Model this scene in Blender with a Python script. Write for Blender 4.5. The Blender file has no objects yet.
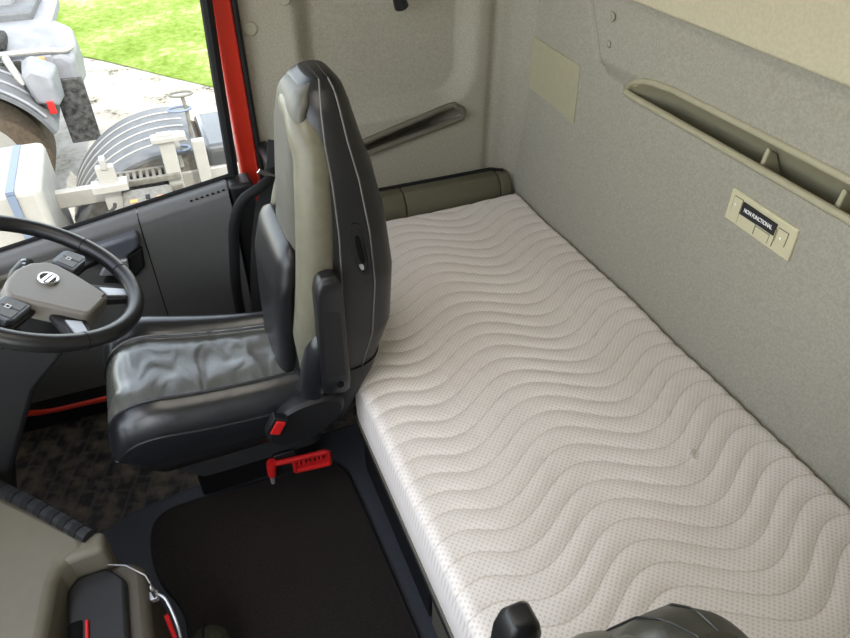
import bpy, math, random
from mathutils import Vector, Matrix
random.seed(7)
S = bpy.context.scene
COL = S.collection
PI = math.pi

# ------------------------------------------------------------------ materials
def srgb(r, g, b):
    f = lambda c: (c/12.92 if c <= .04045 else ((c+.055)/1.055)**2.4)
    return (f(r/255), f(g/255), f(b/255), 1)

def mat(name, col, rough=.5, metal=0., spec=.5, var=0., vscale=40., bump=0., bscale=300., bdist=.002,
        stretch=None, col2=None, coat=0., bdet=4, bdis=0.):
    m = bpy.data.materials.new(name); m.use_nodes = True
    nt = m.node_tree; N = nt.nodes; L = nt.links
    b = N['Principled BSDF']
    c = srgb(*col)
    b.inputs['Base Color'].default_value = c
    b.inputs['Roughness'].default_value = rough
    b.inputs['Metallic'].default_value = metal
    b.inputs['Specular IOR Level'].default_value = spec
    if coat: b.inputs['Coat Weight'].default_value = coat
    tc = N.new('ShaderNodeTexCoord')
    vec = tc.outputs['Object']
    if stretch:
        mp = N.new('ShaderNodeMapping'); mp.inputs['Scale'].default_value = stretch
        L.new(vec, mp.inputs['Vector']); vec = mp.outputs['Vector']
    if var or col2:
        n = N.new('ShaderNodeTexNoise'); n.inputs['Scale'].default_value = vscale
        n.inputs['Detail'].default_value = 5
        L.new(vec, n.inputs['Vector'])
        mx = N.new('ShaderNodeMix'); mx.data_type = 'RGBA'
        c2 = srgb(*col2) if col2 else tuple(min(1, x*(1+var)) for x in c[:3])+(1,)
        c1 = c if col2 else tuple(x*(1-var) for x in c[:3])+(1,)
        mx.inputs['A'].default_value = c1; mx.inputs['B'].default_value = c2
        rp = N.new('ShaderNodeValToRGB')
        rp.color_ramp.elements[0].position = .35; rp.color_ramp.elements[1].position = .65
        L.new(n.outputs['Fac'], rp.inputs['Fac'])
        L.new(rp.outputs['Color'], mx.inputs['Factor'])
        L.new(mx.outputs['Result'], b.inputs['Base Color'])
    if bump:
        n2 = N.new('ShaderNodeTexNoise'); n2.inputs['Scale'].default_value = bscale
        n2.inputs['Detail'].default_value = bdet; n2.inputs['Distortion'].default_value = bdis
        L.new(vec, n2.inputs['Vector'])
        bp = N.new('ShaderNodeBump'); bp.inputs['Strength'].default_value = bump
        bp.inputs['Distance'].default_value = bdist
        L.new(n2.outputs['Fac'], bp.inputs['Height'])
        L.new(bp.outputs['Normal'], b.inputs['Normal'])
    return m

M = {}
M['wall'] = mat('grey_felt', (150, 146, 133), .95, spec=.1, var=.10, vscale=170, bump=.5, bscale=420, bdist=.0015)
M['wall_light'] = mat('cream_felt', (180, 172, 148), .95, spec=.1, var=.05, vscale=120, bump=.5, bscale=300, bdist=.002)
M['plastic_beige'] = mat('beige_plastic', (158, 152, 127), .5, spec=.35, var=.03, bump=.1, bscale=900, bdist=.0005)
M['panel_cream'] = mat('cream_plastic', (190, 183, 152), .5, spec=.35, var=.02, bump=.1, bscale=900, bdist=.0005)
M['olive_plastic'] = mat('dark_olive_plastic', (92, 89, 72), .42, spec=.45, var=.04, bump=.1, bscale=700, bdist=.0005)
M['clip'] = mat('grey_beige_clip', (150, 146, 130), .6, spec=.25)
M['plastic_taupe'] = mat('taupe_plastic', (96, 92, 80), .55, spec=.35, var=.03, bump=.15, bscale=800, bdist=.0006)
M['leather'] = mat('black_leather', (25, 25, 26), .38, spec=.5, var=.12, vscale=60, bump=.25, bscale=320, bdist=.0012)
M['leather_seat'] = mat('black_seat_leather', (27, 28, 30), .30, spec=.6, var=.10, vscale=50, bump=.22, bscale=9, bdist=.012)
M['leather_olive'] = mat('olive_leather', (104, 101, 86), .38, spec=.4, var=.06, vscale=40, bump=.25, bscale=40, bdist=.004)
M['leather_grey'] = mat('dark_olive_leather', (80, 79, 71), .46, spec=.4, var=.07, vscale=40, bump=.3, bscale=11, bdist=.010)
M['leather_cushion'] = mat('grey_green_seat_leather', (84, 85, 80), .27, spec=.65, var=.07, vscale=40, bump=.5, bscale=2.6, bdist=.02, stretch=(2.6, 5.5, 2.6), bdet=1, bdis=.9)
M['leather_umber'] = mat('dark_umber_leather', (50, 49, 43), .38, spec=.5, var=.1, vscale=60, bump=.25, bscale=320, bdist=.0012)
M['thread'] = mat('grey_thread', (96, 96, 93), .7)
M['plastic_umber'] = mat('dark_umber_plastic', (70, 65, 56), .5, spec=.4, var=.04, bump=.12, bscale=700, bdist=.0006)
M['plastic_black'] = mat('black_plastic', (23, 23, 24), .48, spec=.4, var=.05, bump=.15, bscale=700, bdist=.0006)
M['rubber'] = mat('black_rubber', (18, 18, 19), .7, spec=.25, bump=.2, bscale=300)
M['door'] = mat('slate_door_plastic', (88, 88, 87), .5, spec=.45, var=.03, bump=.2, bscale=700, bdist=.0006)
M['door_blue'] = mat('blue_grey_door_plastic', (84, 88, 95), .38, spec=.5, var=.03, bump=.1, bscale=700, bdist=.0005)
M['carpet'] = mat('dark_brown_carpet', (44, 41, 39), 1., spec=.05, var=.25, vscale=260, bump=.9, bscale=500, bdist=.004)
M['tunnel'] = mat('charcoal_tunnel_lining', (52, 55, 62), .75, spec=.25, var=.08, vscale=200, bump=.3, bscale=500, bdist=.001)
M['red'] = mat('red_paint', (180, 40, 23), .3, spec=.5, coat=.4)
M['red_plastic'] = mat('red_plastic', (190, 30, 30), .42, spec=.4, bump=.1, bscale=500)
M['chrome'] = mat('brushed_metal', (205, 205, 205), .25, metal=1.)
M['silver'] = mat('silver_plastic', (176, 178, 182), .35, metal=.6)
M['wheel_cover'] = mat('grey_wheel_plastic', (120, 116, 110), .45, spec=.4, var=.02, bump=.12, bscale=800, bdist=.0005)
M['white'] = mat('white_marking', (235, 235, 232), .6)
M['label_black'] = mat('black_label', (26, 24, 28), .6)
M['button_line'] = mat('button_groove', (110, 104, 84), .7)
M['dark_void'] = mat('dark_recess', (12, 12, 12), .8, spec=.1)
M['belt'] = mat('black_webbing', (28, 29, 31), .75, bump=.5, bscale=600, bdist=.001)
M['ext_white'] = mat('white_coated_steel', (134, 132, 126), .5, var=.06, vscale=8)
M['ext_grey'] = mat('weathered_grey_plastic', (84, 85, 86), .6, spec=.3, var=.12, vscale=14)
M['ext_dark'] = mat('dirty_black_rubber', (50, 50, 48), .85, spec=.15, var=.4, vscale=60, bump=.6, bscale=120, bdist=.01)
M['ext_steel'] = mat('dusty_steel', (96, 93, 85), .6, metal=.2, var=.2, vscale=30)
M['ext_flap'] = mat('mottled_grey_rubber', (62, 62, 60), .8, spec=.2, var=.6, vscale=22, bump=.5, bscale=60, bdist=.01)
M['ext_brown'] = mat('dusty_tyre_rubber', (78, 69, 58), .9, spec=.1, var=.15, vscale=30)
M['ext_blue'] = mat('pale_blue_plastic', (92, 103, 120), .5)
M['ext_red'] = mat('red_reflector', (176, 34, 30), .4)
M['ext_amber'] = mat('amber_lens', (190, 120, 60), .4)
M['ext_gloss'] = mat('glossy_grey_mudguard', (62, 63, 64), .25, spec=.5, var=.15, vscale=6)
M['bag'] = mat('dark_olive_cloth', (52, 52, 42), .85, spec=.2, var=.15, vscale=120, bump=.6, bscale=300, bdist=.002)

def mattress_mat():
    m = bpy.data.materials.new('white_dotted_ticking'); m.use_nodes = True
    nt = m.node_tree; N = nt.nodes; L = nt.links; b = N['Principled BSDF']
    b.inputs['Roughness'].default_value = .9; b.inputs['Specular IOR Level'].default_value = .15
    b.inputs['Sheen Weight'].default_value = .15
    tc = N.new('ShaderNodeTexCoord')
    mp = N.new('ShaderNodeMapping'); mp.inputs['Rotation'].default_value = (0, 0, PI/4)
    s = 1/.0095; mp.inputs['Scale'].default_value = (s, s, s)
    L.new(tc.outputs['Object'], mp.inputs['Vector'])
    fr = N.new('ShaderNodeVectorMath'); fr.operation = 'FRACTION'
    L.new(mp.outputs['Vector'], fr.inputs[0])
    sb = N.new('ShaderNodeVectorMath'); sb.operation = 'SUBTRACT'; sb.inputs[1].default_value = (.5, .5, .5)
    L.new(fr.outputs[0], sb.inputs[0])
    ml = N.new('ShaderNodeVectorMath'); ml.operation = 'MULTIPLY'; ml.inputs[1].default_value = (1, 1, 0)
    L.new(sb.outputs[0], ml.inputs[0])
    ln = N.new('ShaderNodeVectorMath'); ln.operation = 'LENGTH'
    L.new(ml.outputs[0], ln.inputs[0])
    rp = N.new('ShaderNodeValToRGB')
    rp.color_ramp.elements[0].position = .18; rp.color_ramp.elements[1].position = .34
    rp.color_ramp.elements[0].color = srgb(208, 199, 190); rp.color_ramp.elements[1].color = srgb(229, 221, 213)
    L.new(ln.outputs['Value'], rp.inputs['Fac'])
    n = N.new('ShaderNodeTexNoise'); n.inputs['Scale'].default_value = 9; n.inputs['Detail'].default_value = 3
    L.new(tc.outputs['Object'], n.inputs['Vector'])
    mx = N.new('ShaderNodeMix'); mx.data_type = 'RGBA'; mx.blend_type = 'MULTIPLY'
    mx.inputs['B'].default_value = (.93, .92, .91, 1)
    L.new(n.outputs['Fac'], mx.inputs['Factor']); L.new(rp.outputs['Color'], mx.inputs['A'])
    def mth(op, a, c=None, d=None):
        q = N.new('ShaderNodeMath'); q.operation = op
        for i, v in enumerate((a, c, d)):
            if v is None: continue
            if isinstance(v, (int, float)): q.inputs[i].default_value = v
            else: L.new(v, q.inputs[i])
        return q.outputs[0]
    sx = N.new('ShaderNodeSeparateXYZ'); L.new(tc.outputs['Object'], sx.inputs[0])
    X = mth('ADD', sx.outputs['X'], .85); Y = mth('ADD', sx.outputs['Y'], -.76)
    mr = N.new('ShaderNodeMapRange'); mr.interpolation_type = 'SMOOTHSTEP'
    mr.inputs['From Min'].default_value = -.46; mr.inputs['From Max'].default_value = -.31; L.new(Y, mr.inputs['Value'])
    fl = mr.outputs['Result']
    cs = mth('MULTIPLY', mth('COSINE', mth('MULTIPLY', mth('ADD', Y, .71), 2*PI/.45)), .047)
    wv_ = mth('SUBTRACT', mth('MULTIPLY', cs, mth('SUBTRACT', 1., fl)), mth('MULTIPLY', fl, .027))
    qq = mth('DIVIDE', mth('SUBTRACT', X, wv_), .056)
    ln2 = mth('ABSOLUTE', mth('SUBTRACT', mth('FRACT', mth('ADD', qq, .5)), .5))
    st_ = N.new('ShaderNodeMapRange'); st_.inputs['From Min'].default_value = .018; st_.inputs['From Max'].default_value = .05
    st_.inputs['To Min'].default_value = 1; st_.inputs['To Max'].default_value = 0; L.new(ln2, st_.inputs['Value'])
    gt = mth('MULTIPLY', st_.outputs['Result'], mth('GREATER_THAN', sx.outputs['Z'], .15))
    m3 = N.new('ShaderNodeMix'); m3.data_type = 'RGBA'; m3.blend_type = 'MULTIPLY'; m3.inputs['B'].default_value = (.82, .80, .77, 1)  # dark stitch lines in the colour also stand in for groove shade
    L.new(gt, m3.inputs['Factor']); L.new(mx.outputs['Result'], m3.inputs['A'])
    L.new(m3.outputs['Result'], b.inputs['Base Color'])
    n2 = N.new('ShaderNodeTexNoise'); n2.inputs['Scale'].default_value = 20; n2.inputs['Detail'].default_value = 4
    L.new(tc.outputs['Object'], n2.inputs['Vector'])
    ad = N.new('ShaderNodeMath'); ad.operation = 'MULTIPLY_ADD'; ad.inputs[1].default_value = .25
    L.new(rp.outputs['Color'], ad.inputs[0]); L.new(n2.outputs['Fac'], ad.inputs[2])
    bp = N.new('ShaderNodeBump'); bp.inputs['Strength'].default_value = .35; bp.inputs['Distance'].default_value = .006
    L.new(ad.outputs[0], bp.inputs['Height']); L.new(bp.outputs['Normal'], b.inputs['Normal'])
    return m
M['mattress'] = mattress_mat()

def rubber_floor_mat():
    m = mat('embossed_black_rubber', (26, 25, 24), .6, spec=.3)
    nt = m.node_tree; N = nt.nodes; L = nt.links; b = N['Principled BSDF']
    tc = N.new('ShaderNodeTexCoord')
    mp = N.new('ShaderNodeMapping'); mp.inputs['Scale'].default_value = (4.5, 4.5, 4.5); mp.inputs['Rotation'].default_value = (0, 0, .35)
    L.new(tc.outputs['Object'], mp.inputs['Vector'])
    br = N.new('ShaderNodeTexBrick'); br.inputs['Scale'].default_value = 1.
    br.inputs['Mortar Size'].default_value = .025; br.inputs['Color1'].default_value = (1, 1, 1, 1)
    br.inputs['Color2'].default_value = (.55, .55, .55, 1); br.inputs['Mortar'].default_value = (0, 0, 0, 1)
    L.new(mp.outputs['Vector'], br.inputs['Vector'])
    bp = N.new('ShaderNodeBump'); bp.inputs['Strength'].default_value = 1.; bp.inputs['Distance'].default_value = .02
    L.new(br.outputs['Color'], bp.inputs['Height']); L.new(bp.outputs['Normal'], b.inputs['Normal'])
    n = N.new('ShaderNodeTexNoise'); n.inputs['Scale'].default_value = 18; n.inputs['Detail'].default_value = 8
    L.new(tc.outputs['Object'], n.inputs['Vector'])
    rp = N.new('ShaderNodeValToRGB'); rp.color_ramp.elements[0].position = .42; rp.color_ramp.elements[1].position = .72
    rp.color_ramp.elements[0].color = srgb(26, 26, 27); rp.color_ramp.elements[1].color = srgb(96, 86, 74)
    L.new(n.outputs['Fac'], rp.inputs['Fac'])
    mx = N.new('ShaderNodeMix'); mx.data_type = 'RGBA'; mx.inputs['B'].default_value = srgb(80, 74, 66)
    hf = N.new('ShaderNodeMath'); hf.operation = 'MULTIPLY'; L.new(br.outputs['Fac'], hf.inputs[0]); L.new(n.outputs['Fac'], hf.inputs[1])
    L.new(hf.outputs[0], mx.inputs['Factor']); L.new(rp.outputs['Color'], mx.inputs['A']); L.new(mx.outputs['Result'], b.inputs['Base Color'])
    return m
M['rubber_floor'] = rubber_floor_mat()

def glass_mat():
    m = bpy.data.materials.new('window_glass'); m.use_nodes = True
    nt = m.node_tree; N = nt.nodes; L = nt.links
    for n in list(N): N.remove(n)
    o = N.new('ShaderNodeOutputMaterial'); mx = N.new('ShaderNodeMixShader')
    t = N.new('ShaderNodeBsdfTransparent'); g = N.new('ShaderNodeBsdfGlossy'); g.inputs['Roughness'].default_value = .02
    t.inputs['Color'].default_value = (.96, .98, .97, 1)
    f = N.new('ShaderNodeFresnel'); f.inputs['IOR'].default_value = 1.3
    L.new(f.outputs[0], mx.inputs[0]); L.new(t.outputs[0], mx.inputs[1]); L.new(g.outputs[0], mx.inputs[2])
    L.new(mx.outputs[0], o.inputs[0])
    return m
M['glass'] = glass_mat()

def ground_mat(name, stops, scale, scale2, bump):
    m = bpy.data.materials.new(name); m.use_nodes = True
    nt = m.node_tree; N = nt.nodes; L = nt.links; b = N['Principled BSDF']
    b.inputs['Roughness'].default_value = 1.; b.inputs['Specular IOR Level'].default_value = .05
    tc = N.new('ShaderNodeTexCoord')
    n = N.new('ShaderNodeTexNoise'); n.inputs['Scale'].default_value = scale; n.inputs['Detail'].default_value = 8; n.inputs['Roughness'].default_value = .7
    n2 = N.new('ShaderNodeTexNoise'); n2.inputs['Scale'].default_value = scale2; n2.inputs['Detail'].default_value = 2
    L.new(tc.outputs['Object'], n.inputs['Vector']); L.new(tc.outputs['Object'], n2.inputs['Vector'])
    mx = N.new('ShaderNodeMath'); mx.operation = 'MULTIPLY_ADD'; mx.inputs[1].default_value = .55
    L.new(n2.outputs['Fac'], mx.inputs[0])
    hl = N.new('ShaderNodeMath'); hl.operation = 'MULTIPLY'; hl.inputs[1].default_value = .5
    L.new(n.outputs['Fac'], hl.inputs[0]); L.new(hl.outputs[0], mx.inputs[2])
    rp = N.new('ShaderNodeValToRGB')
    while len(rp.color_ramp.elements) < len(stops): rp.color_ramp.elements.new(.5)
    for e, (p, c) in zip(rp.color_ramp.elements, stops): e.position = p; e.color = srgb(*c)
    L.new(mx.outputs[0], rp.inputs['Fac']); L.new(rp.outputs['Color'], b.inputs['Base Color'])
    bp = N.new('ShaderNodeBump'); bp.inputs['Strength'].default_value = .8; bp.inputs['Distance'].default_value = bump
    L.new(n.outputs['Fac'], bp.inputs['Height']); L.new(bp.outputs['Normal'], b.inputs['Normal'])
    return m
M['grass'] = ground_mat('sunlit_grass', [(.36, (62, 84, 26)), (.47, (92, 112, 42)), (.55, (110, 126, 62)), (.64, (150, 148, 108))], 9, .55, .03)
M['gravel'] = ground_mat('pale_gravel', [(.38, (60, 56, 46)), (.45, (136, 131, 120)), (.6, (156, 152, 144))], 14, 2.5, .02)

# ------------------------------------------------------------------ helpers
ORG = {}          # world origin of every object
XF = [None]       # optional point map (used for the mirrored passenger seat)

def empty(name, loc, label=None, cat=None, group=None, kind=None):
    o = bpy.data.objects.new(name, None); COL.objects.link(o); o.empty_display_size = .05
    p = Vector(loc)
    if XF[0]: p = XF[0][0](p)
    o.location = p; ORG[o.name] = p
    tag(o, label, cat, group, kind); return o

def tag(o, label=None, cat=None, group=None, kind=None):
    if label: o['label'] = label
    if cat: o['category'] = cat
    if group: o['group'] = group
    if kind: o['kind'] = kind
    return o

def mesh(name, V, F, m, parent=None, smooth=True, ang=40, fm=None, sub=0, bevel=0, origin=None):
    V = [Vector(v) for v in V]
    if XF[0]:
        V = [XF[0][0](v) for v in V]
        if XF[0][1]: F = [tuple(reversed(f)) for f in F]
    if parent is not None: org = ORG[parent.name]
    elif origin is not None: org = Vector(origin)
    else:
        lo = Vector((min(v.x for v in V), min(v.y for v in V), min(v.z for v in V)))
        hi = Vector((max(v.x for v in V), max(v.y for v in V), max(v.z for v in V)))
        org = Vector(((lo.x+hi.x)/2, (lo.y+hi.y)/2, lo.z))
    me = bpy.data.meshes.new(name)
    me.from_pydata([tuple(v-org) for v in V], [], F)
    ms = m if isinstance(m, (list, tuple)) else [m]
    for q in ms: me.materials.append(q)
    if fm:
        for p, i in zip(me.polygons, fm): p.material_index = i
    if smooth:
        for p in me.polygons: p.use_smooth = True
        me.set_sharp_from_angle(angle=math.radians(ang))
    me.validate(); me.update()
    o = bpy.data.objects.new(name, me); COL.objects.link(o)
    if parent is not None: o.parent = parent
    else: o.location = org
    ORG[o.name] = org
    if bevel:
        b = o.modifiers.new('bevel', 'BEVEL'); b.width = bevel; b.segments = 3; b.limit_method = 'ANGLE'; b.angle_limit = math.radians(35)
    if sub:
        s = o.modifiers.new('sub', 'SUBSURF'); s.levels = sub; s.render_levels = sub
    return o

BOXF = [(0, 3, 2, 1), (4, 5, 6, 7), (0, 1, 5, 4), (1, 2, 6, 5), (2, 3, 7, 6), (3, 0, 4, 7)]
def boxvf(lo, hi):
    (a, b, c), (d, e, f) = lo, hi
    return [(a, b, c), (d, b, c), (d, e, c), (a, e, c), (a, b, f), (d, b, f), (d, e, f), (a, e, f)], list(BOXF)
def box(name, lo, hi, m, parent=None, bevel=.004, rot=None, **k):
    V, F = boxvf(lo, hi)
    if rot:
        c = Vector([(p+q)/2 for p, q in zip(lo, hi)])
        R = Matrix.Rotation(rot[1], 3, rot[0])
        V = [c+R@(Vector(v)-c) for v in V]
    return mesh(name, V, F, m, parent, bevel=bevel, **k)
def join(*parts):
    V, F = [], []
    for v, f in parts:
        n = len(V); V += list(v); F += [tuple(i+n for i in q) for q in f]
    return V, F

def spline(P, n=8, closed=False):
    P = [Vector(p) for p in P]; out = []
    N = len(P); rng = N if closed else N-1
    for i in range(rng):
        p1, p2 = P[i], P[(i+1) % N]
        p0 = P[(i-1) % N] if (closed or i > 0) else p1*2-p2
        p3 = P[(i+2) % N] if (closed or i < N-2) else p2*2-p1
        for k in range(n):
            t = k/n
            out.append(.5*((2*p1)+(p2-p0)*t+(2*p0-5*p1+4*p2-p3)*t*t+(3*p1-p0-3*p2+p3)*t**3))
    if not closed: out.append(P[-1])
    return out

def loftvf(loops, cap=True, closed=False):
    n = len(loops[0]); V = [v for l in loops for v in l]; F = []
    R = len(loops) if closed else len(loops)-1
    for i in range(R):
        a = i*n; b = ((i+1) % len(loops))*n
        for j in range(n):
            k = (j+1) % n
            F.append((a+j, a+k, b+k, b+j))
    if cap and not closed:
        F.append(tuple(reversed(range(n)))); F.append(tuple(range((len(loops)-1)*n, len(loops)*n)))
    return V, F

def tubevf(P, r, n=10, closed=False, flat=None):
    P = [Vector(p) for p in P]; L = len(P); loops = []
    up = None
    for i, p in enumerate(P):
        if closed: t = P[(i+1) % L]-P[i-1]
        else: t = P[min(i+1, L-1)]-P[max(i-1, 0)]
        t.normalize()
        if up is None:
            up = Vector((0, 0, 1)) if abs(t.z) < .9 else Vector((0, 1, 0))
        s = t.cross(up); s.normalize(); up = s.cross(t); up.normalize()
        rr = r(i/(L-1)) if callable(r) else r
        f = flat or (1, 1)
        loops.append([p+(s*math.cos(q)*f[0]+up*math.sin(q)*f[1])*rr for q in [2*PI*k/n for k in range(n)]])
    return loftvf(loops, closed=closed)
def tube(name, P, r, m, parent=None, n=10, closed=False, flat=None, **k):
    return mesh(name, *tubevf(P, r, n, closed, flat), m, parent, **k)

def cylvf(c, ax, r, h, n=28, r2=None):
    c = Vector(c); ax = Vector(ax).normalized()
    s = ax.orthogonal().normalized(); t = ax.cross(s); r2 = r if r2 is None else r2
    lp = lambda R, z: [c+ax*z+(s*math.cos(2*PI*k/n)+t*math.sin(2*PI*k/n))*R for k in range(n)]
    return loftvf([lp(r, 0), lp(r2, h)])
def cyl(name, c, ax, r, h, m, parent=None, n=28, r2=None, bevel=0, **k):
    return mesh(name, *cylvf(c, ax, r, h, n, r2), m, parent, bevel=bevel, **k)

def prismvf(poly, off):
    n = len(poly); V = [Vector(p) for p in poly]+[Vector(p)+Vector(off) for p in poly]
    F = [tuple(reversed(range(n))), tuple(range(n, 2*n))]+[(j, (j+1) % n, n+(j+1) % n, n+j) for j in range(n)]
    return V, F
def prism(name, poly, off, m, parent=None, bevel=.003, **k):
    return mesh(name, *prismvf(poly, off), m, parent, bevel=bevel, **k)

def gridvf(us, vs, fn, skip=None):
    V = [fn(u, v) for u in us for v in vs]; nv = len(vs); F = []
    for i in range(len(us)-1):
        for j in range(nv-1):
            if skip and skip((us[i]+us[i+1])/2, (vs[j]+vs[j+1])/2): continue
            F.append((i*nv+j, (i+1)*nv+j, (i+1)*nv+j+1, i*nv+j+1))
    return V, F
def lin(a, b, n): return [a+(b-a)*i/(n-1) for i in range(n)]
def ss(a, b, x):
    t = max(0, min(1, (x-a)/(b-a))); return t*t*(3-2*t)
def inside(poly, x, y):
    r = False; n = len(poly)
    for i in range(n):
        x1, y1 = poly[i]; x2, y2 = poly[(i+1) % n]
        if (y1 > y) != (y2 > y) and x < (x2-x1)*(y-y1)/(y2-y1)+x1: r = not r
    return r
def interp(tab, x):
    if x <= tab[0][0]: return tab[0][1:]
    for a, b in zip(tab, tab[1:]):
        if x <= b[0]:
            t = (x-a[0])/(b[0]-a[0]); return tuple(p+(q-p)*t for p, q in zip(a[1:], b[1:]))
    return tab[-1][1:]

# ------------------------------------------------------------------ camera
cam = bpy.data.cameras.new('camera'); co = bpy.data.objects.new('camera', cam); COL.objects.link(co)
yaw, pit, rol = math.radians(-22.476), math.radians(-39.261), math.radians(.298)
Fv = Vector((math.cos(pit)*math.cos(yaw), math.cos(pit)*math.sin(yaw), math.sin(pit)))
rt = Vector((math.sin(yaw), -math.cos(yaw), 0)); up = rt.cross(Fv)
Rv = rt*math.cos(rol)+up*math.sin(rol); Uv = up*math.cos(rol)-rt*math.sin(rol)
m4 = Matrix((Rv, Uv, -Fv)).transposed().to_4x4(); m4.translation = (0, 0, 1.85)
co.matrix_world = m4
cam.sensor_width = 36; cam.lens = 657.7*36/850; cam.clip_start = .02
S.camera = co

# ------------------------------------------------------------------ cab shell
# back wall (behind the bunk)
TRAY = [(1.500, 1.170), (1.462, 1.203), (1.385, 1.231), (1.31, 1.240), (-.46, 1.240), (-.46, 1.160), (1.46, 1.160)]
def backwall(x, z):
    y = -1.248
    y += .024*max(0, min(1, (.955-z)/.36))
    xb = 1.640+.58*(z-1.22)
    up_ = ss(1.17, 1.235, z)
    y += .026*ss(xb+.004, xb-.022, x)*up_*(1-.3*ss(1.5, .9, x))
    y -= .030*math.exp(-((x-xb-.020)/.017)**2)*ss(1.195, 1.215, z)
    return Vector((x, y, z))
zs = sorted(set([round(v, 4) for v in lin(.1, .58, 6)+lin(.6, 1.15, 40)+lin(1.155, 1.25, 39)+lin(1.255, 1.45, 30)+lin(1.5, 2.3, 6)]))
xs = sorted(set([round(v, 4) for v in lin(-.5, 1.3, 40)+lin(1.305, 1.8, 100)+lin(1.82, 2.14, 10)]))
tray_in = [(1.508, 1.171), (1.475, 1.198), (1.407, 1.223), (1.33, 1.232), (-.45, 1.232), (-.45, 1.167), (1.475, 1.167)]
tag(mesh('wall_back', *gridvf(xs, zs, backwall, lambda x, z: inside(tray_in, x, z)), M['wall'], ang=180), kind='structure')

# right wall (behind the driver's door)
PK = [(-.55, .803), (-.99, .893), (-1.02, .912), (-1.005, .94), (-.965, .953), (-.55, .852)]
pk_in = [(-.56, .812), (-.985, .9), (-1.008, .915), (-.995, .933), (-.96, .944), (-.56, .843)]
def rwall(y, z):
    x = 2.105
    # shallow recess with a rounded lower corner
    r = .13; y0, y1, z0 = -.455, -1.04, .955
    qx = max(abs(y-(y0+y1)/2)-(abs(y1-y0)/2-r), 0); qz = max(z0+r-z, 0)
    d = math.hypot(qx, qz)-r
    x += .05*ss(.03, -.05, d)
    x -= .075*ss(-1.13, -1.27, y)**2
    x += .010*math.exp(-((y+1.13)/.02)**2)
    return Vector((x, y, z))
ys = sorted(set(round(v, 4) for v in lin(-.262, -.55, 40)+lin(-.555, -1.03, 96)+lin(-1.035, -1.26, 30)))
zz = sorted(set(round(v, 4) for v in lin(-.02, .78, 10)+lin(.79, .97, 46)+lin(.98, 1.5, 40)+lin(1.55, 2.3, 6)))
tag(mesh('wall_right', *gridvf(ys, zz, rwall, lambda y, z: inside(pk_in, y, z)), M['wall'], ang=180), kind='structure')
# roof with its hatch opening
V, F = boxvf((-.55, -1.3, 2.3), (2.2, .75, 2.36))
tag(mesh('ceiling', V, F, M['wall_light'], smooth=False), kind='structure')

V, F = join(boxvf((-.56, -1.3, -.1), (-.50, .25, 2.3)), boxvf((-.56, .25, 1.95), (-.50, 1.3, 2.3)), boxvf((-.56, .25, -.1), (-.50, 1.3, 1.1)), boxvf((-.56, .9, 1.1), (-.50, 1.3, 1.95)))
tag(mesh('wall_left', V, F, M['wall'], smooth=False), kind='structure')
tag(mesh('wall_front', *boxvf((-.56, 1.302, -.1), (2.07, 1.36, .95)), M['plastic_black'], smooth=False), kind='structure')
# floor: footwell + raised tunnel
tag(mesh('floor', *gridvf(lin(-.5, 2.07, 12), lin(-1.2, 1.3, 12), lambda x, y: Vector((x, y, 0.))), M['rubber_floor']), kind='structure')
TP = [(-.4, -1.15), (1.50, -1.15), (1.50, -.2)]
edge = spline([(1.47, -.05, 0), (1.445, .15, 0), (1.432, .25, 0), (1.41, .375, 0), (1.345, .49, 0), (1.26, .6, 0), (1.2, .8, 0), (1.2, 1.2, 0)], 6)
TP = TP+[(p.x, p.y) for p in edge]+[(-.4, 1.2)]
V, F = prismvf([(x, y, .002) for x, y in TP], (0, 0, .148))
tag(mesh('floor_tunnel', V, F, M['tunnel'], bevel=.02), kind='structure')

# carpet mat with a bound edge
mo = [(1.355, -.20), (1.362, .0), (1.366, .22), (1.345, .29), (1.29, .315), (1.20, .314), (1.12, .296), (1.05, .262), (.98, .25), (.85, .255), (.62, .25), (.55, .2), (.55, -.25), (.62, -.285), (.85, -.285), (1.20, -.275), (1.31, -.262)]
mo = [(p.x, p.y) for p in spline([(x, y, 0) for x, y in mo], 5, True)]
fm_ = empty('floor_mat', (1., 0, .15), 'dark brown carpet mat with piped edge on the raised floor between the seats', 'floor mat')
prism('pile', [(x, y, .151) for x, y in mo], (0, 0, .010), M['carpet'], fm_)
tube('bound_edge', [(x, y, .158) for x, y in mo], .006, M['rubber'], fm_, n=8, closed=True)

# red door pillar, seals, sill
tag(prism('trim_1', [(2.07, -.192, .05), (2.07, -.255, .05), (2.07, -.262, 2.3), (2.07, -.205, 2.3)], (.06, 0, 0), M['red'], bevel=.012), kind='structure')
tag(tube('trim_2', [(2.075, -.262, .1), (2.075, -.265, 1.2), (2.075, -.268, 2.3)], .009, M['rubber'], n=8), kind='structure')
sill = [(1.985, .30, .10), (1.99, .52, .105), (1.99, .63, .112), (1.97, .70, .15), (1.955, .80, .24)]
tag(tube('trim_3', spline(sill, 5), .011, M['red'], n=8), kind='structure')

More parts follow.
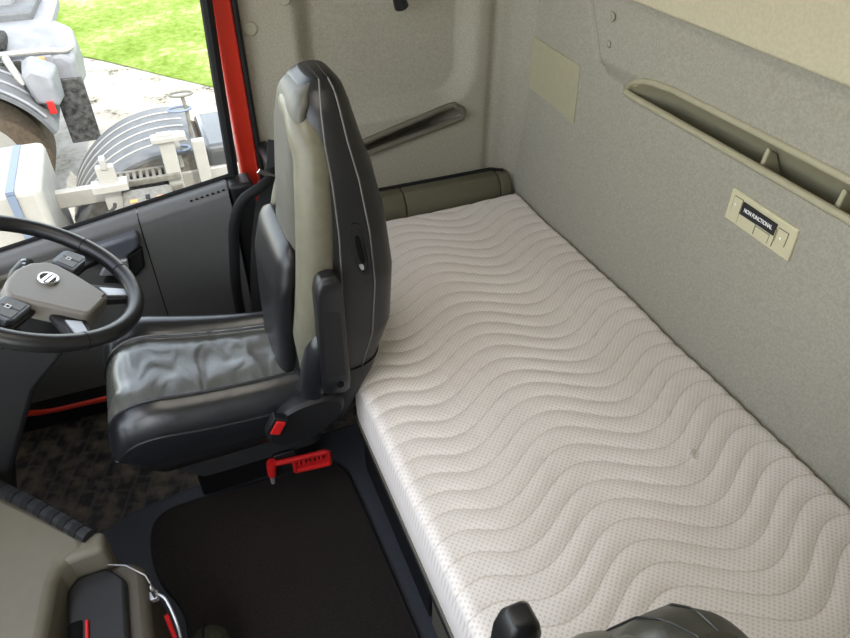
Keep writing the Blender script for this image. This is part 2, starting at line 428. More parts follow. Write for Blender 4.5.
# ------------------------------------------------------------------ driver's door
door = empty('door_1', (1.97, .4, .1), kind='structure')
def dtop(y): return .862-.163*(y+.169)
def doorpanel(y, t):
    zt = dtop(y)
    prof = [(0, 2.03, zt), (.06, 1.985, zt+.002), (.12, 1.955, zt-.012), (.2, 1.945, zt-.06), (.5, 1.938, .55), (.75, 1.945, .34), (.9, 1.975, .2), (1, 2.0, .1)]
    x, z = interp(prof, t); return Vector((x, y, z))
ts = [0, .03, .06, .08, .1, .12, .14, .17, .2, .3, .4, .5, .6, .68, .75, .82, .9, .95, 1]
mesh('door_panel', *gridvf(lin(-.135, .142, 12), ts, doorpanel), M['door'], door, ang=60)
mesh('front_panel', *gridvf(lin(.146, 1.15, 20), ts, lambda y, t: doorpanel(y, t)+Vector((.006, 0, 0))), M['door'], door, ang=60)
mesh('panel_backing', *prismvf([(1.99, -.15, dtop(-.15)-.02), (1.99, 1.15, dtop(1.15)-.02), (1.99, 1.15, .1), (1.99, -.15, .1)], (.04, 0, 0)), M['rubber'], door, smooth=False)
box('door_edge', (1.962, -.218, .12), (2.05, -.139, .858), M['plastic_black'], door, bevel=.012)
mesh('door_body', *boxvf((2.032, -.2, .0), (2.07, 1.2, .70)), M['plastic_black'], door, smooth=False)
# window frame and pane
tube('window_seal', [(2.035, -.168, .862), (2.035, -.178, 1.2), (2.035, -.195, 1.6), (2.035, -.2, 2.2)], .017, M['rubber'], door, n=8)
tube('window_ledge', [(2.03, y, dtop(y)+.002) for y in lin(-.17, 1.15, 16)], .009, M['rubber'], door, n=8)
tag(mesh('window_1', [(2.04, -.175, .84), (2.04, 1.2, .62), (2.04, 1.2, 2.2), (2.04, -.2, 2.2)], [(0, 1, 2, 3)], M['glass'], smooth=False), kind='structure')
# air slots along the top of the panel
sl = [boxvf((1.960, y, dtop(y)-.0070), (1.966, y+.008, dtop(y)-.0035)) for y in [-.126+.017*k for k in range(7)]]
mesh('air_slots', *join(*sl), M['dark_void'], door, smooth=False)
# armrest, recess and pull handle
prism('armrest', [(1.925, .156, .775), (1.925, .30, .752), (1.925, .33, .69), (1.925, .22, .69), (1.925, .16, .725)], (.05, 0, 0), M['door_blue'], door, bevel=.012)
prism('handle_recess', [(1.932, .156, .72), (1.932, .235, .69), (1.932, .30, .62), (1.932, .22, .60), (1.932, .165, .65)], (.03, 0, 0), M['rubber'], door, bevel=.008)
prism('pull_handle', [(1.915, .205, .70), (1.915, .265, .70), (1.915, .30, .66), (1.915, .24, .645), (1.915, .21, .665)], (.02, 0, 0), M['silver'], door, bevel=.006)
prism('upper_recess', [(1.935, .36, .742), (1.935, .62, .70), (1.935, .62, .66), (1.935, .34, .69)], (.02, 0, 0), M['plastic_taupe'], door, bevel=.01)

# ------------------------------------------------------------------ back wall fittings
tray = empty('storage_tray', (.5, -1.24, 1.1), 'long beige recessed storage tray with dividers in the back wall above the bunk', 'storage tray')
rim = [(x, -1.236 if z < 1.2 else -1.226, z) for x, z in TRAY]
rl = spline([(x, -1.232, z) for x, z in [(1.520, 1.171), (1.477, 1.204), (1.407, 1.230), (1.31, 1.241)]], 6)
rl = [(p.x, backwall(p.x, p.z).y-.002, p.z) for p in rl]+[(x, backwall(x, 1.241).y-.002, 1.241) for x in lin(1.2, -.45, 20)]+[(x, -1.244, 1.162) for x in lin(-.45, 1.46, 20)]+[(1.497, -1.244, 1.163), (1.514, -1.244, 1.166)]
tube('rim', rl, .0095, M['plastic_beige'], tray, n=10, closed=True)
xsx = lin(-.45, 1.30, 24)+[1.36, 1.41, 1.45, 1.48, 1.50, 1.518]
def trayin(x, t):
    k = ss(1.53, 1.36, x)
    prof = [(0, -1.246, 1.163), (.1, -1.256, 1.15), (.3, -1.262, 1.06), (.5, -1.345, 1.05), (.62, -1.36, 1.09), (.8, -1.295, 1.19), (.95, -1.245, 1.234), (1, backwall(x, 1.241).y-.003, 1.243)]
    y, z = interp(prof, t)
    y = -1.246+(y+1.246)*(.12+.88*k); z = 1.168+(z-1.168)*(.1+.9*k)
    return Vector((x, y, z))
mesh('tray_liner', *gridvf(xsx, [0, .05, .1, .2, .3, .4, .5, .56, .62, .7, .8, .88, .95, 1], trayin), M['plastic_beige'], tray, ang=50)
for dx in (1.0, .79, .42, .05):
    prism('divider', [(dx, -1.258, 1.165), (dx, -1.264, 1.065), (dx, -1.34, 1.052), (dx, -1.355, 1.09), (dx, -1.292, 1.188), (dx, -1.262, 1.205)], (.012, 0, 0), M['plastic_beige'], tray, bevel=.004)

box('tray_back', (1.30, -1.40, 1.04), (1.56, -1.385, 1.28), M['plastic_beige'], tray, bevel=.004)
box('tray_back', (1.555, -1.385, 1.04), (1.56, -1.25, 1.28), M['plastic_beige'], tray, bevel=.002)
# plain cover plate
tag(prism('cover_plate', [(2.058, -1.250, 1.175), (1.754, -1.250, 1.163), (1.739, -1.250, .981), (2.042, -1.250, .996)], (0, .0065, 0), M['plastic_beige'], bevel=.004),
    'plain square beige cover plate on the back wall near the far corner', 'cover plate')

# control panel with its label
cp = empty('control_panel', (.92, -1.235, 1.0), 'small beige control panel with buttons and a black label below the wall tray', 'control panel')
PY = -1.2415
prism('face_plate', [(1.028, PY-.016, 1.099), (.822, PY-.016, 1.094), (.817, PY-.016, 1.012), (1.026, PY-.016, 1.017)], (0, .016, 0), M['panel_cream'], cp, bevel=.004)
for x0, x1, z0, z1 in [(1.012, .985, 1.048, 1.085), (.868, .84, 1.04, 1.075), (.984, .93, 1.024, 1.05), (.928, .885, 1.024, 1.046), (.884, .872, 1.024, 1.068)]:
    b = prism('button', [(x0, PY, z1), (x1, PY, z1), (x1, PY, z0), (x0, PY, z0)], (0, .0020, 0), M['panel_cream'], cp, bevel=.0008)
    gr = [((x0, PY+.001, z1), (x1, PY+.001, z1)), ((x1, PY+.001, z1), (x1, PY+.001, z0)), ((x0, PY+.001, z0), (x0, PY+.001, z1))]
    mesh('button_groove', *join(*[tubevf(g, .0011, 6) for g in gr]), M['button_line'], b)
for x, z in [(1.0, 1.068), (.854, 1.056)]:
    cyl('indicator', (x, PY+.0035, z), (0, 1, 0), .003, .0012, M['white'], cp, n=14)
lab = prism('label_strip', [(.980, PY+.0015, 1.084), (.874, PY+.0015, 1.081), (.874, PY+.0015, 1.052), (.980, PY+.0015, 1.054)], (0, .0035, 0), M['label_black'], cp, bevel=0)
lab['label'] = 'black label reading NON FUNCTIONAL'
fc = bpy.data.curves.new('lettering', 'FONT'); fc.body = 'NON FUNCTIONAL'; fc.size = .0145; fc.extrude = .0003
fc.align_x = 'CENTER'; fc.align_y = 'CENTER'; fc.offset = .0003
fo = bpy.data.objects.new('lettering', fc); COL.objects.link(fo)
bpy.context.view_layer.update()
me = bpy.data.meshes.new_from_object(fo.evaluated_get(bpy.context.evaluated_depsgraph_get()))
bpy.data.objects.remove(fo)
me.materials.clear(); me.materials.append(M['white'])
w = max(v.co.x for v in me.vertices)-min(v.co.x for v in me.vertices)
k = .088/w
me.transform(Matrix(((-k, 0, 0, .927), (0, 0, 1, PY+.0054), (0, .95, 0, 1.0675), (0, 0, 0, 1))) )
me.transform(Matrix.Translation(-ORG[cp.name]))
lo_ = bpy.data.objects.new('lettering', me); COL.objects.link(lo_); lo_.parent = lab

cp.location += Vector((.020, 0, -.010))

# upper bunk panel
ub = empty('upper_bunk', (.6, -1.22, 1.41), 'cream felt covered upper bunk base folded against the back wall', 'bunk')
box('bed_board', (-.45, -1.2212, 1.416), (1.75, -1.180, 1.95), M['wall_light'], ub, bevel=.008)
mesh('support_strut', *boxvf((-.40, -1.21, 1.95), (-.36, -1.18, 2.2)), M['plastic_taupe'], ub, smooth=False)

# clips
def clip(name, p, ax, r, label):
    o = empty(name, p, label, 'wall clip', 'round clips on the cab walls')
    p = Vector(p); a = Vector(ax).normalized()
    cyl('clip_head', p, ax, r, .004, M['clip'], o, r2=r*.8, bevel=.001)
    cyl('clip_centre', p+a*.004, ax, r*.4, .002, M['clip'], o, n=16)
clip('wall_clip', (1.598, -1.217, 1.348), (0, 1, 0), .014, 'upper round beige clip on the back wall left of the cream bunk')
clip('wall_clip', (1.594, -1.219, 1.275), (0, 1, 0), .010, 'lower small round clip on the back wall above the tray end')
clip('wall_clip', (2.10, -.302, 1.279), (-1, 0, 0), .022, 'round clip on the side wall beside the red door pillar')
clip('wall_clip', (2.10, -.414, 1.352), (-1, 0, 0), .020, 'round clip on the side wall cut by the top edge of the photo')
clip('wall_clip', (2.105, -.35, 1.025), (-1, 0, 0), .009, 'faint small clip on the side wall left of the driver seat back')

# side pocket
sp = empty('side_pocket', (2.1, -.8, .85), 'slanted narrow olive grey pocket in the side wall behind the driver seat', 'wall pocket')
pr = [Vector((2.148-.035*0, p.y, p.z)) for p in spline([(0, y, z) for y, z in [(-.56, .806), (-.75, .845), (-.98, .892), (-1.012, .905), (-1.012, .925), (-.985, .945), (-.955, .948), (-.75, .9), (-.56, .849)]], 5)]
pr = [Vector((rwall(p.y, p.z).x-.006, p.y, p.z)) for p in pr]
tube('pocket_rim', pr, .011, M['plastic_taupe'], sp, n=8)
def pock(y, t):
    zb = .808+(.898-.808)*(-.56-y)/.425; zt = .846+(.945-.846)*(-.56-y)/.40
    k = ss(-1.01, -.9, y)
    x0 = rwall(y, (zb+zt)/2).x
    prof = [(0, 0, zb), (.25, .05*k+.002, zb-.03*k), (.5, .075*k+.002, zb-.02*k), (.75, .05*k+.002, (zb+zt)/2+.01), (1, 0, zt)]
    dx, z = interp(prof, t); return Vector((x0+dx, y, z))
mesh('pocket_liner', *gridvf(lin(-.55, -1.006, 24), lin(0, 1, 13), pock), M['plastic_taupe'], sp, ang=80)

# reading lamp
rlm = empty('reading_lamp', (2.09, -.78, 1.33), 'black reading lamp on the side wall at the top edge of the photo', 'lamp')
cyl('wall_mount', (2.148, -.74, 1.40), (-1, 0, 0), .022, .02, M['plastic_black'], rlm)
tube('stem', spline([(2.13, -.74, 1.40), (2.09, -.745, 1.41), (2.07, -.75, 1.38)], 5), .007, M['plastic_black'], rlm)
cyl('lamp_head', (2.07, -.745, 1.395), (.02, -.035, -.1), .016, .105, M['plastic_black'], rlm, r2=.023, bevel=.003)

# ------------------------------------------------------------------ bunk
def mfront(x):
    f = -.312-.0*x
    a = ss(1.225, 1.54, x); f = f-.175*a
    b = ss(.46, .06, x); f -= .175*b
    return f
MX0, MX1, MYB, MZT, MZB = -.30, 2.012, -1.222, .605, .425
def quilt(x, y, d):
    fade = ss(.0, .12, d)
    q = (x-.047*math.cos(2*PI*(y+.71)/.45)*ss(-.31, -.46, y)+.027*ss(-.46, -.31, y))/.056
    s = abs(math.sin(PI*q))
    return .0085*(s**.30-1)
def mtop(x, y, drop=True):
    yf = mfront(x); d = min(yf-y, y-MYB, x-MX0, MX1-x); r = .026
    z = MZT+quilt(x, y, d)*1.0
    z += .004*math.sin(3.1*x+2.*y)+.003*math.sin(9*x-7*y)+.002*math.sin(17*x+11*y)
    if d < r: z -= r*(1-math.sqrt(max(0, 1-(1-max(d, 0)/r)**2)))
    return z
tt = [0, .0015, .004, .008, .014, .022, .03]; tt = tt+lin(.04, .96, 92)+[1-v for v in reversed(tt)]
ex = [0, .002, .005, .010, .016, .022]
xg = [MX0+e for e in ex]+lin(MX0+.03, MX1-.03, 370)+[MX1-e for e in reversed(ex)]
def mpt(x, t):
    yf = mfront(x); y = yf+(MYB-yf)*t
    return Vector((x, y, mtop(x, y)))
V, F = gridvf(xg, tt, mpt)
nv = len(tt); nx = len(xg)
ringi = [i*nv for i in range(nx)]+[(nx-1)*nv+j for j in range(1, nv)]+[i*nv+nv-1 for i in range(nx-2, -1, -1)]+[j for j in range(nv-2, 0, -1)]
prev = ringi
for zf in (.25, .5, .75, 1):
    base = len(V); cur = []
    for i in ringi:
        p = V[i]; zz_ = p.z+(MZB-p.z)*zf
        bul = .006*math.sin(PI*zf)
        cur.append(len(V)); V.append(Vector((p.x, p.y+(bul if p.y > -1.0 else 0), zz_)))
    for k in range(len(ringi)):
        k2 = (k+1) % len(ringi)
        F.append((prev[k2], prev[k], cur[k], cur[k2]))
    prev = cur
F.append(tuple(reversed(prev)))
F = [tuple(reversed(f)) for f in F]
mt = empty('mattress', (.85, -.76, MZB), 'long white wave quilted mattress with a dotted weave on the bunk', 'mattress')
mesh('mattress_cover', V, F, M['mattress'], mt, ang=70)
tube('seam_piping', [(x, mfront(x)+.004, .445) for x in lin(MX0+.02, MX1-.02, 90)], .004, M['plastic_taupe'], mt, n=6)
# small care tag poking out of a seam
mesh('care_tag', [(.708, -.985, .606), (.70, -.992, .607), (.678, -.975, .607), (.676, -.972, .612), (.690, -.964, .618), (.70, -.98, .618)], [(0, 1, 2, 5), (2, 3, 4, 5)], M['white'], mt, smooth=False)

bb = empty('bunk_base', (.85, -.7, .15), 'black bunk base under the white mattress', 'bunk base')
box('front_panel', (.77, -.36, .151), (1.30, -.335, .415), M['plastic_black'], bb, bevel=.006)
box('storage_drawer', (.31, -.36, .151), (.757, -.335, .40), M['plastic_taupe'], bb, bevel=.006)
lipP = spline([(x, mfront(x)+.003-.004, .416) for x in lin(.1, 1.98, 50)], 2)
tube('front_lip', lipP, .009, M['plastic_black'], bb, n=8)
box('bunk_deck', (-.3, -1.19, .36), (2.0, -.70, .42), M['plastic_black'], bb, bevel=.004)
box('bunk_deck', (.30, -.70, .36), (1.33, -.362, .42), M['plastic_black'], bb, bevel=.004)
box('side_panel', (1.28, -.9, .151), (1.30, -.362, .415), M['plastic_black'], bb, bevel=.004)

# padded storage box at the head of the bunk
hb = empty('head_box', (2.05, -.95, .58), 'olive grey storage box with end cap at the far head of the bunk', 'storage box')
def hsec(y, s=1.0):
    P = [(2.118, .56), (2.022, .56), (2.024, .60), (2.034, .633), (2.060, .660), (2.10, .668), (2.118, .668)]
    return [Vector((2.118+(x-2.118)*s, y, .56+(z-.56)*s)) for x, z in P]
for nm, y0, y1 in (('lid', -.765, -1.155), ('left_cap', -.55, -.760), ('end_cap', -1.16, -1.205)):
    mesh(nm, *loftvf([hsec(y0, .985), hsec(y0-.006), hsec(y1+.006), hsec(y1, .985)]), M['olive_plastic'], hb, ang=30)
tube('gap_shade_strip', [(2.1, -.56, .671), (2.098, -1.14, .671), (2.08, -1.19, .665)], .007, M['rubber'], hb, n=6)  # black strip stands in for the shaded gap along the box top

# ------------------------------------------------------------------ seats
XC = 1.36
BT = [  # z, y front, y rear, half width
    (.50, -.165, -.285, .150), (.58, -.150, -.330, .165), (.66, -.145, -.375, .175), (.80, -.165, -.430, .180), (.95, -.190, -.440, .178),
    (1.08, -.208, -.428, .168), (1.20, -.222, -.405, .152), (1.28, -.232, -.382, .130), (1.34, -.246, -.368, .110), (1.372, -.262, -.358, .088), (1.390, -.285, -.342, .058)]
def bsec(z, n=40, e=3.4, grow=0):
    yf, yr, hw = interp(BT, z); ym = (yf+yr)/2; d = (yf-yr)/2
    out = []
    for k in range(n):
        t = 2*PI*k/n; c, s = math.cos(t), math.sin(t)
        out.append(Vector((XC+(hw+grow)*math.copysign(abs(c)**(2/e), c), ym+(d+grow)*math.copysign(abs(s)**(2/2.6), s), z)))
    return out
def slab(zs_, hw, yo, thick, e=4, n=28, ze=.03, xo=0):
    """a padded slab following the front of the backrest"""
    loops = []; z0, z1 = zs_[0], zs_[-1]
    N = 26
    for i in range(N+1):
        t = i/N; z = z0+(z1-z0)*t
        en = min(1, math.sin(min(1, min(t, 1-t)*(z1-z0)/ze+.02)*PI/2)**.6)
        h = hw(z)*(.75+.25*en); th = thick*en
        yf = interp(BT, z)[0]+yo(z)
        lp = []
        for k in range(n):
            a = 2*PI*k/n; c, s = math.cos(a), math.sin(a)
            lp.append(Vector((XC+xo+h*math.copysign(abs(c)**(2/e), c), yf+th*math.copysign(abs(s)**(2/2.2), s), z)))
        loops.append(lp)
    return loftvf(loops)

def build_seat(label, armx=0.0, army=0.0, short=False):
    st = empty('passenger_chair' if short else 'driver_chair', (XC, -.02, .0 if not short else .25), label, 'seat')
    # ---- cushion
    CY = [(-.22, .690, .96), (-.12, .694, 1.), (0, .700, 1.), (.10, .710, 1.), (.18, .722, 1.), (.232, .718, .99), (.268, .698, .97), (.293, .66, .94), (.304, .62, .92), (.303, .575, .90)]
    prof = [(-.168, -.155), (-.176, -.10), (-.172, -.062), (-.150, -.022), (-.122, -.003), (-.114, -.009), (-.06, -.003), (0, -.006), (.06, -.003), (.104, -.009), (.112, .004), (.145, .020), (.180, .010), (.198, -.035), (.200, -.09), (.19, -.155)]
    kinds = [1, 1, 1, 1, 0, 0, 0, 0, 0, 0, 1, 1, 1, 1, 1]
    loops = []; fm = []
    pr_ = spline([(a, b, 0) for a, b in prof], 4)
    ysn = [p for p in spline([(y, z, k) for y, z, k in CY], 5)]
    for p in ysn:
        fx = .74+.40*ss(-.2, .25, p.x)
        loops.append([Vector((XC+q.x*p.z*(fx if q.x > 0 else 1), p.x, max(p.y+q.y*(1 if p.x < .265 else .9), .535+.06*ss(.22, .30, p.x)))) for q in pr_])
    V, F = loftvf(loops)
    nn = len(pr_)
    for i in range(len(loops)-1):
        for j in range(nn):
            kk = kinds[min(j//4, len(kinds)-1)] if j < nn-1 else 1
            fm.append(kk)
    fm += [1, 1]
    cu = mesh('cushion', V, F, [M['leather_cushion'], M['leather_seat']], st, ang=75, fm=fm)
    for off, zz_ in ((-.118, -.004), (.108, -.003)):
        mesh('cushion_seam', *tubevf([(XC+off*p.z*((.74+.40*ss(-.2, .25, p.x)) if off > 0 else 1), p.x, p.y+zz_*(1 if p.x < .265 else .9)+.001) for p in ysn[2:]], .0032, 6), M['leather'], cu)
    sm = [(XC-.1755*p.z, p.x, max(p.y-.075, .56)) for p in ysn[3:-13]]
    tube('side_seam', sm, .003, M['thread'] if False else M['leather'], cu, n=6)
    # ---- pan, bellows, base
    def rr(z, x0, x1, y0, y1, r=.04):
        P = []
        for cx, cy, a in ((x1-r, y1-r, 0), (x0+r, y1-r, 90), (x0+r, y0+r, 180), (x1-r, y0+r, 270)):
            for k in range(5):
                t = math.radians(a+k*22.5); P.append(Vector((cx+r*math.cos(t), cy+r*math.sin(t), z)))
        return P
    mesh('seat_pan', *loftvf([rr(.475, XC-.12, XC+.14, -.22, .19), rr(.495, XC-.150, XC+.17, -.24, .235), rr(.53, XC-.160, XC+.18, -.25, .262), rr(.58, XC-.160, XC+.18, -.25, .275)]), M['plastic_black'], st, ang=50)
    lo = [];
    nfold = 5
    for k in range(nfold*2+1):
        z = .500-(.115*k/(nfold*2)); ins = .012 if k % 2 else 0
        lo.append(rr(z, XC-.146+ins+.004*k, XC+.13-ins, -.21+ins, .215-ins-.006*k))
    mesh('bellows', *loftvf(lo), M['rubber'], st, ang=30)
    if not short:
        box('base_plinth', (XC+.025, -.2, .002), (XC+.2, .16, .38), M['rubber'], st, bevel=.01)
    else:
        box('base_plinth', (XC-.09, -.2, .252), (XC+.12, .16, .36), M['plastic_black'], st, bevel=.01)
    # ---- backrest
    zl = sorted(set([round(a[0], 4) for a in BT]+[round(v, 4) for v in lin(.5, 1.372, 44)]+[1.378, 1.384, 1.388]))
    br = mesh('backrest', *loftvf([bsec(z) for z in zl]), M['leather_umber'] if short else M['leather'], st, ang=75)
    # panels on the front
    mesh('headrest_panel', *slab((1.0, 1.384), lambda z: interp([(1.0, .092), (1.2, .092), (1.28, .095), (1.35, .088), (1.384, .062)], z)[0], lambda z: -.010, .020, xo=-.012), M['leather_grey'], br, ang=70)
    mesh('lumbar_pad', *slab((.64, 1.045), lambda z: interp([(.64, .115), (.8, .135), (.95, .145), (1.045, .128)], z)[0], lambda z: interp([(.64, -.004), (.75, .006), (.93, .022), (1.045, .008)], z)[0], .028, e=6, xo=.010), M['leather'], br, ang=70)
    bz_ = [.66, .74, .82, .92, 1.04, 1.14, 1.20, 1.25]
    bx_ = lambda z: interp([(.58, .120), (.66, .135), (.75, .150), (.95, .155), (1.1, .142), (1.2, .122), (1.25, .110)], z)[0]
    arch = [(XC-bx_(z), interp(BT, z)[0]-.036, z) for z in bz_]+[(XC-.088, -.262, 1.292), (XC-.045, -.266, 1.318), (XC, -.267, 1.324), (XC+.045, -.275, 1.318), (XC+.085, -.282, 1.292)]+[(XC+bx_(z)*.92, interp(BT, z)[0]-.036-.030*ss(1.0, 1.12, z), z) for z in reversed(bz_)]
    P = spline(arch, 6)
    rad = lambda t: (.040-.006*math.sin(PI*t)**3)*min(1, .25+7*t, .25+7*(1-t))
    so_ = tube('side_bolster', P, rad, M['leather_grey'] if short else M['leather_olive'], br, n=18, flat=(1., 1.1))
    so_['label'] = 'olive leather bolster arching round the back panel'
    for q in (-1, 1):
        P = spline([(XC+q*(bx_(z)+dx), interp(BT, z)[0]-.045+dy, z) for z, dx, dy in ((.57, .02, -.02), (.62, .030, .0), (.70, .034, .004), (.78, .030, .0), (.85, .02, -.012), (.92, .0, -.028))], 5)
        tube('lower_bolster', P, lambda t: .034*min(1, .5+4*t, .3+2.4*(1-t)), M['leather_seat'], br, n=14)
    # stitched seams running over the side and the top
    for f, dy in ((.62, 0), (.30, 0)):
        def sp_(z, s):
            yf, yr, hw = interp(BT, z)
            y = yr+(yf-yr)*f; ym = (yf+yr)/2; d = (yf-yr)/2
            q = min(1, abs((y-ym)/d))**2.6
            return Vector((XC+s*hw*(1-q)**(1/3.4)+s*.0008, y, z))
        P = [sp_(z, -1) for z in lin(.70, 1.388, 60)]+[sp_(z, 1) for z in lin(1.388, .70, 60)]
        tube('stitched_seam', P, .0014 if short else .0022, M['leather'] if short else M['thread'], br, n=6)
    # lower shell split line
    mesh('lower_shell', *loftvf([bsec(z, grow=.004) for z in lin(.50, .70, 10)]), M['plastic_black'], br, ang=70)
    # belt slot in the flank
    zc, yc = 1.045, -.335
    xs_ = XC-interp(BT, zc)[2]-.001
    ov = lambda a, b, x: [Vector((x, yc+a*math.copysign(abs(math.cos(t))**.7, math.cos(t)), zc+b*math.copysign(abs(math.sin(t))**.6, math.sin(t)))) for t in [2*PI*k/24 for k in range(24)]]
    tilt = lambda L: [Vector((p.x-.0*(p.z-zc)+.10*(p.z-zc), p.y+.12*(p.z-zc), p.z)) for p in L]
    bs = mesh('belt_slot', *loftvf([tilt(ov(.019, .066, xs_+.012)), tilt(ov(.019, .066, xs_-.002)), tilt(ov(.013, .058, xs_-.002)), tilt(ov(.012, .056, xs_+.004))]), M['plastic_black'], br, ang=30)
    mesh('slot_opening', *loftvf([tilt(ov(.0065, .035, xs_+.003)), tilt(ov(.0065, .035, xs_-.0015))]), M['dark_void'], bs, ang=30)
    mesh('slot_latch', *loftvf([[p+Vector((0, .001, -.045)) for p in tilt(ov(.006, .008, xs_+.003))], [p+Vector((0, .001, -.045)) for p in tilt(ov(.006, .008, xs_-.003))]]), M['silver'], bs, ang=30)
    # ---- armrest folded up against the flank
    ax = XC-.205+armx
    def asec(z, hx, y0, y1, sh=0):
        return [Vector((ax+sx*hx, y+army, z)) for sx, y in ((-1, y0-.008), (-.75, y0), (.75, y0), (1, y0-.008), (1, y1+.008), (.75, y1), (-.75, y1), (-1, y1+.008))]
    ar = mesh('armrest', *loftvf([asec(.672, .016, -.222, -.262), asec(.685, .021, -.206, -.272), asec(.72, .023, -.203, -.275), asec(.93, .024, -.212, -.276), asec(.985, .025, -.214, -.276), asec(1.012, .024, -.221, -.270), asec(1.026, .016, -.230, -.262)]), M['leather'], st, ang=60, bevel=.004)
    cyl('pivot_hole_disc', (ax-.0235, -.246+army, .712), (-1, 0, 0), .0085, .004, M['dark_void'], ar, n=18)  # near-black disc stands in for the shade inside the pivot hole
    prism('inlay_panel', [(ax-.0225, y_+army, z_) for y_, z_ in ((-.213, .74), (-.264, .74), (-.264, .93), (-.221, .95))], (-.002, 0, 0), M['plastic_black'], ar, bevel=.001)
    cyl('arm_pivot', (ax+.02, -.243+army, .712), (1, 0, 0), .02, .06, M['plastic_black'], ar)
    # ---- recliner cover and buckle
    rc = spline([(0, .00, .0), (0, -.03, .055), (0, -.085, .085), (0, -.17, .088), (0, -.205, .06), (0, -.19, .01), (0, -.12, -.035), (0, -.03, -.04)], 5, True)
    c0 = Vector((XC-.185, -.052, .565))
    mesh('recliner_cover', *loftvf([[c0+p+Vector((.05, 0, 0)) for p in rc], [c0+p+Vector((-.012, 0, 0)) for p in rc], [c0+Vector((-.022, -.1+(p.y+.1)*.9, .02+(p.z-.02)*.88)) for p in rc]]), M['plastic_black'], st, ang=35)
    bk = box('belt_buckle', (XC-.222, -.098, .592), (XC-.198, -.060, .647), M['plastic_black'], st, bevel=.003, rot=('X', .55))
    box('release_button', (XC-.2265, -.093, .597), (XC-.216, -.069, .639), M['red_plastic'], bk, bevel=.002, rot=('X', .55))
    return st

build_seat('black and olive leather driver seat beside the steering wheel')
XF[0] = (lambda p: Vector((1.45-p.x, p.y-.004, p.z-.09)), True)
build_seat('dark leather passenger seat back rising at the bottom edge of the photo', armx=-.075, army=-.052, short=True)
XF[0] = None

# ------------------------------------------------------------------ safety hammer on the seat base
hm = empty('safety_hammer', (1.232, -.13, .27-.02), 'red emergency hammer with metal tip clipped beside the driver seat base', 'hammer')
hx = 1.232
hy = lambda y, dz: .225+dz+(-.14-y)*(-.11)     # the handle lies slightly raked
tube('handle_bar', spline([(hx, -.056, .357), (hx, -.12, .349), (hx, -.205, .341)], 4), .0085, M['red_plastic'], hm, n=10)
hl = [(hx, -.112, .346), (hx, -.212, .338), (hx, -.212, .284), (hx, -.112, .297)]
mesh('hand_guard', *join(*[tubevf([hl[i], hl[(i+1) % 4]], .0065, 8) for i in range(4)]), M['red_plastic'], hm)
mesh('grip_teeth', *join(*[boxvf((hx-.004, y-.004, .318-(y+.11)*-.05), (hx+.004, y+.004, .340-(y+.11)*-.05)) for y in lin(-.125, -.203, 7)]), M['red_plastic'], hm, bevel=.002)
box('guard_web', (hx+.002, -.209, .288), (hx+.005, -.115, .314), M['red_plastic'], hm, bevel=.001)
tube('hammer_head', [(hx, -.052, .366), (hx, -.049, .348), (hx, -.047, .325), (hx, -.046, .312)], lambda t: .0145-.003*t, M['red_plastic'], hm, n=14)
cyl('metal_tip', (hx, -.046, .314), (0, .05, -1), .0085, .036, M['silver'], hm, n=14, r2=.006)
box('clip_bracket', (hx+.009, -.12, .29), (hx+.017, -.06, .375), M['plastic_black'], hm, bevel=.003)

hm.location.z += .022

# ------------------------------------------------------------------ steering wheel
WC = Vector((1.36, .345, 1.036)); wa = .521
wu = Vector((1, 0, 0)); wv = Vector((0, math.cos(wa), math.sin(wa))); wn = Vector((0, -math.sin(wa), math.cos(wa)))
def W(u, v, h=0): return WC+wu*u+wv*v+wn*h
sw = empty('steering_wheel', W(0, 0, -.03), 'dark steering wheel with grey hub cover and oval emblem', 'steering wheel')
RW = .217
tube('rim', [W(RW*math.cos(2*PI*k/96), RW*math.sin(2*PI*k/96)) for k in range(96)], .0185, M['leather'], sw, n=14, closed=True)
for a in (-150, -60, 60, 120, -30+0, 150):
    t = math.radians(a); c = W(RW*math.cos(t), RW*math.sin(t)); tn = (-wu*math.sin(t)+wv*math.cos(t))
    cyl('rim_seam', c-tn*.0012, tn, .0190, .0024, M['rubber'], sw, n=18)
def wprism(name, uv, h0, h1, m, parent, bevel=.004, sh=1.0):
    cu_ = sum(p[0] for p in uv)/len(uv); cv_ = sum(p[1] for p in uv)/len(uv)
    l0 = [W(u, v, h0) for u, v in uv]; l1 = [W(cu_+(u-cu_)*sh, cv_+(v-cv_)*sh, h1) for u, v in uv]
    return mesh(name, *loftvf([l0, l1]), m, parent, bevel=bevel)
RHO = math.radians(-25)
def WR(e1, e2): return (e1*math.cos(RHO)-e2*math.sin(RHO)*1., e1*math.sin(RHO)+e2*math.cos(RHO))
def wr(P): return [WR(*p) for p in P]
cover = [(-.098, -.012), (-.085, .006), (-.05, .024), (0, .032), (.05, .024), (.078, .004), (.086, -.018), (.078, -.07), (.054, -.150), (.045, -.158), (-.045, -.158), (-.056, -.150), (-.082, -.07)]
cover = cover[::-1]
wc_ = wprism('hub_cover', wr(cover), -.03, .010, M['wheel_cover'], sw, bevel=.008, sh=.93)
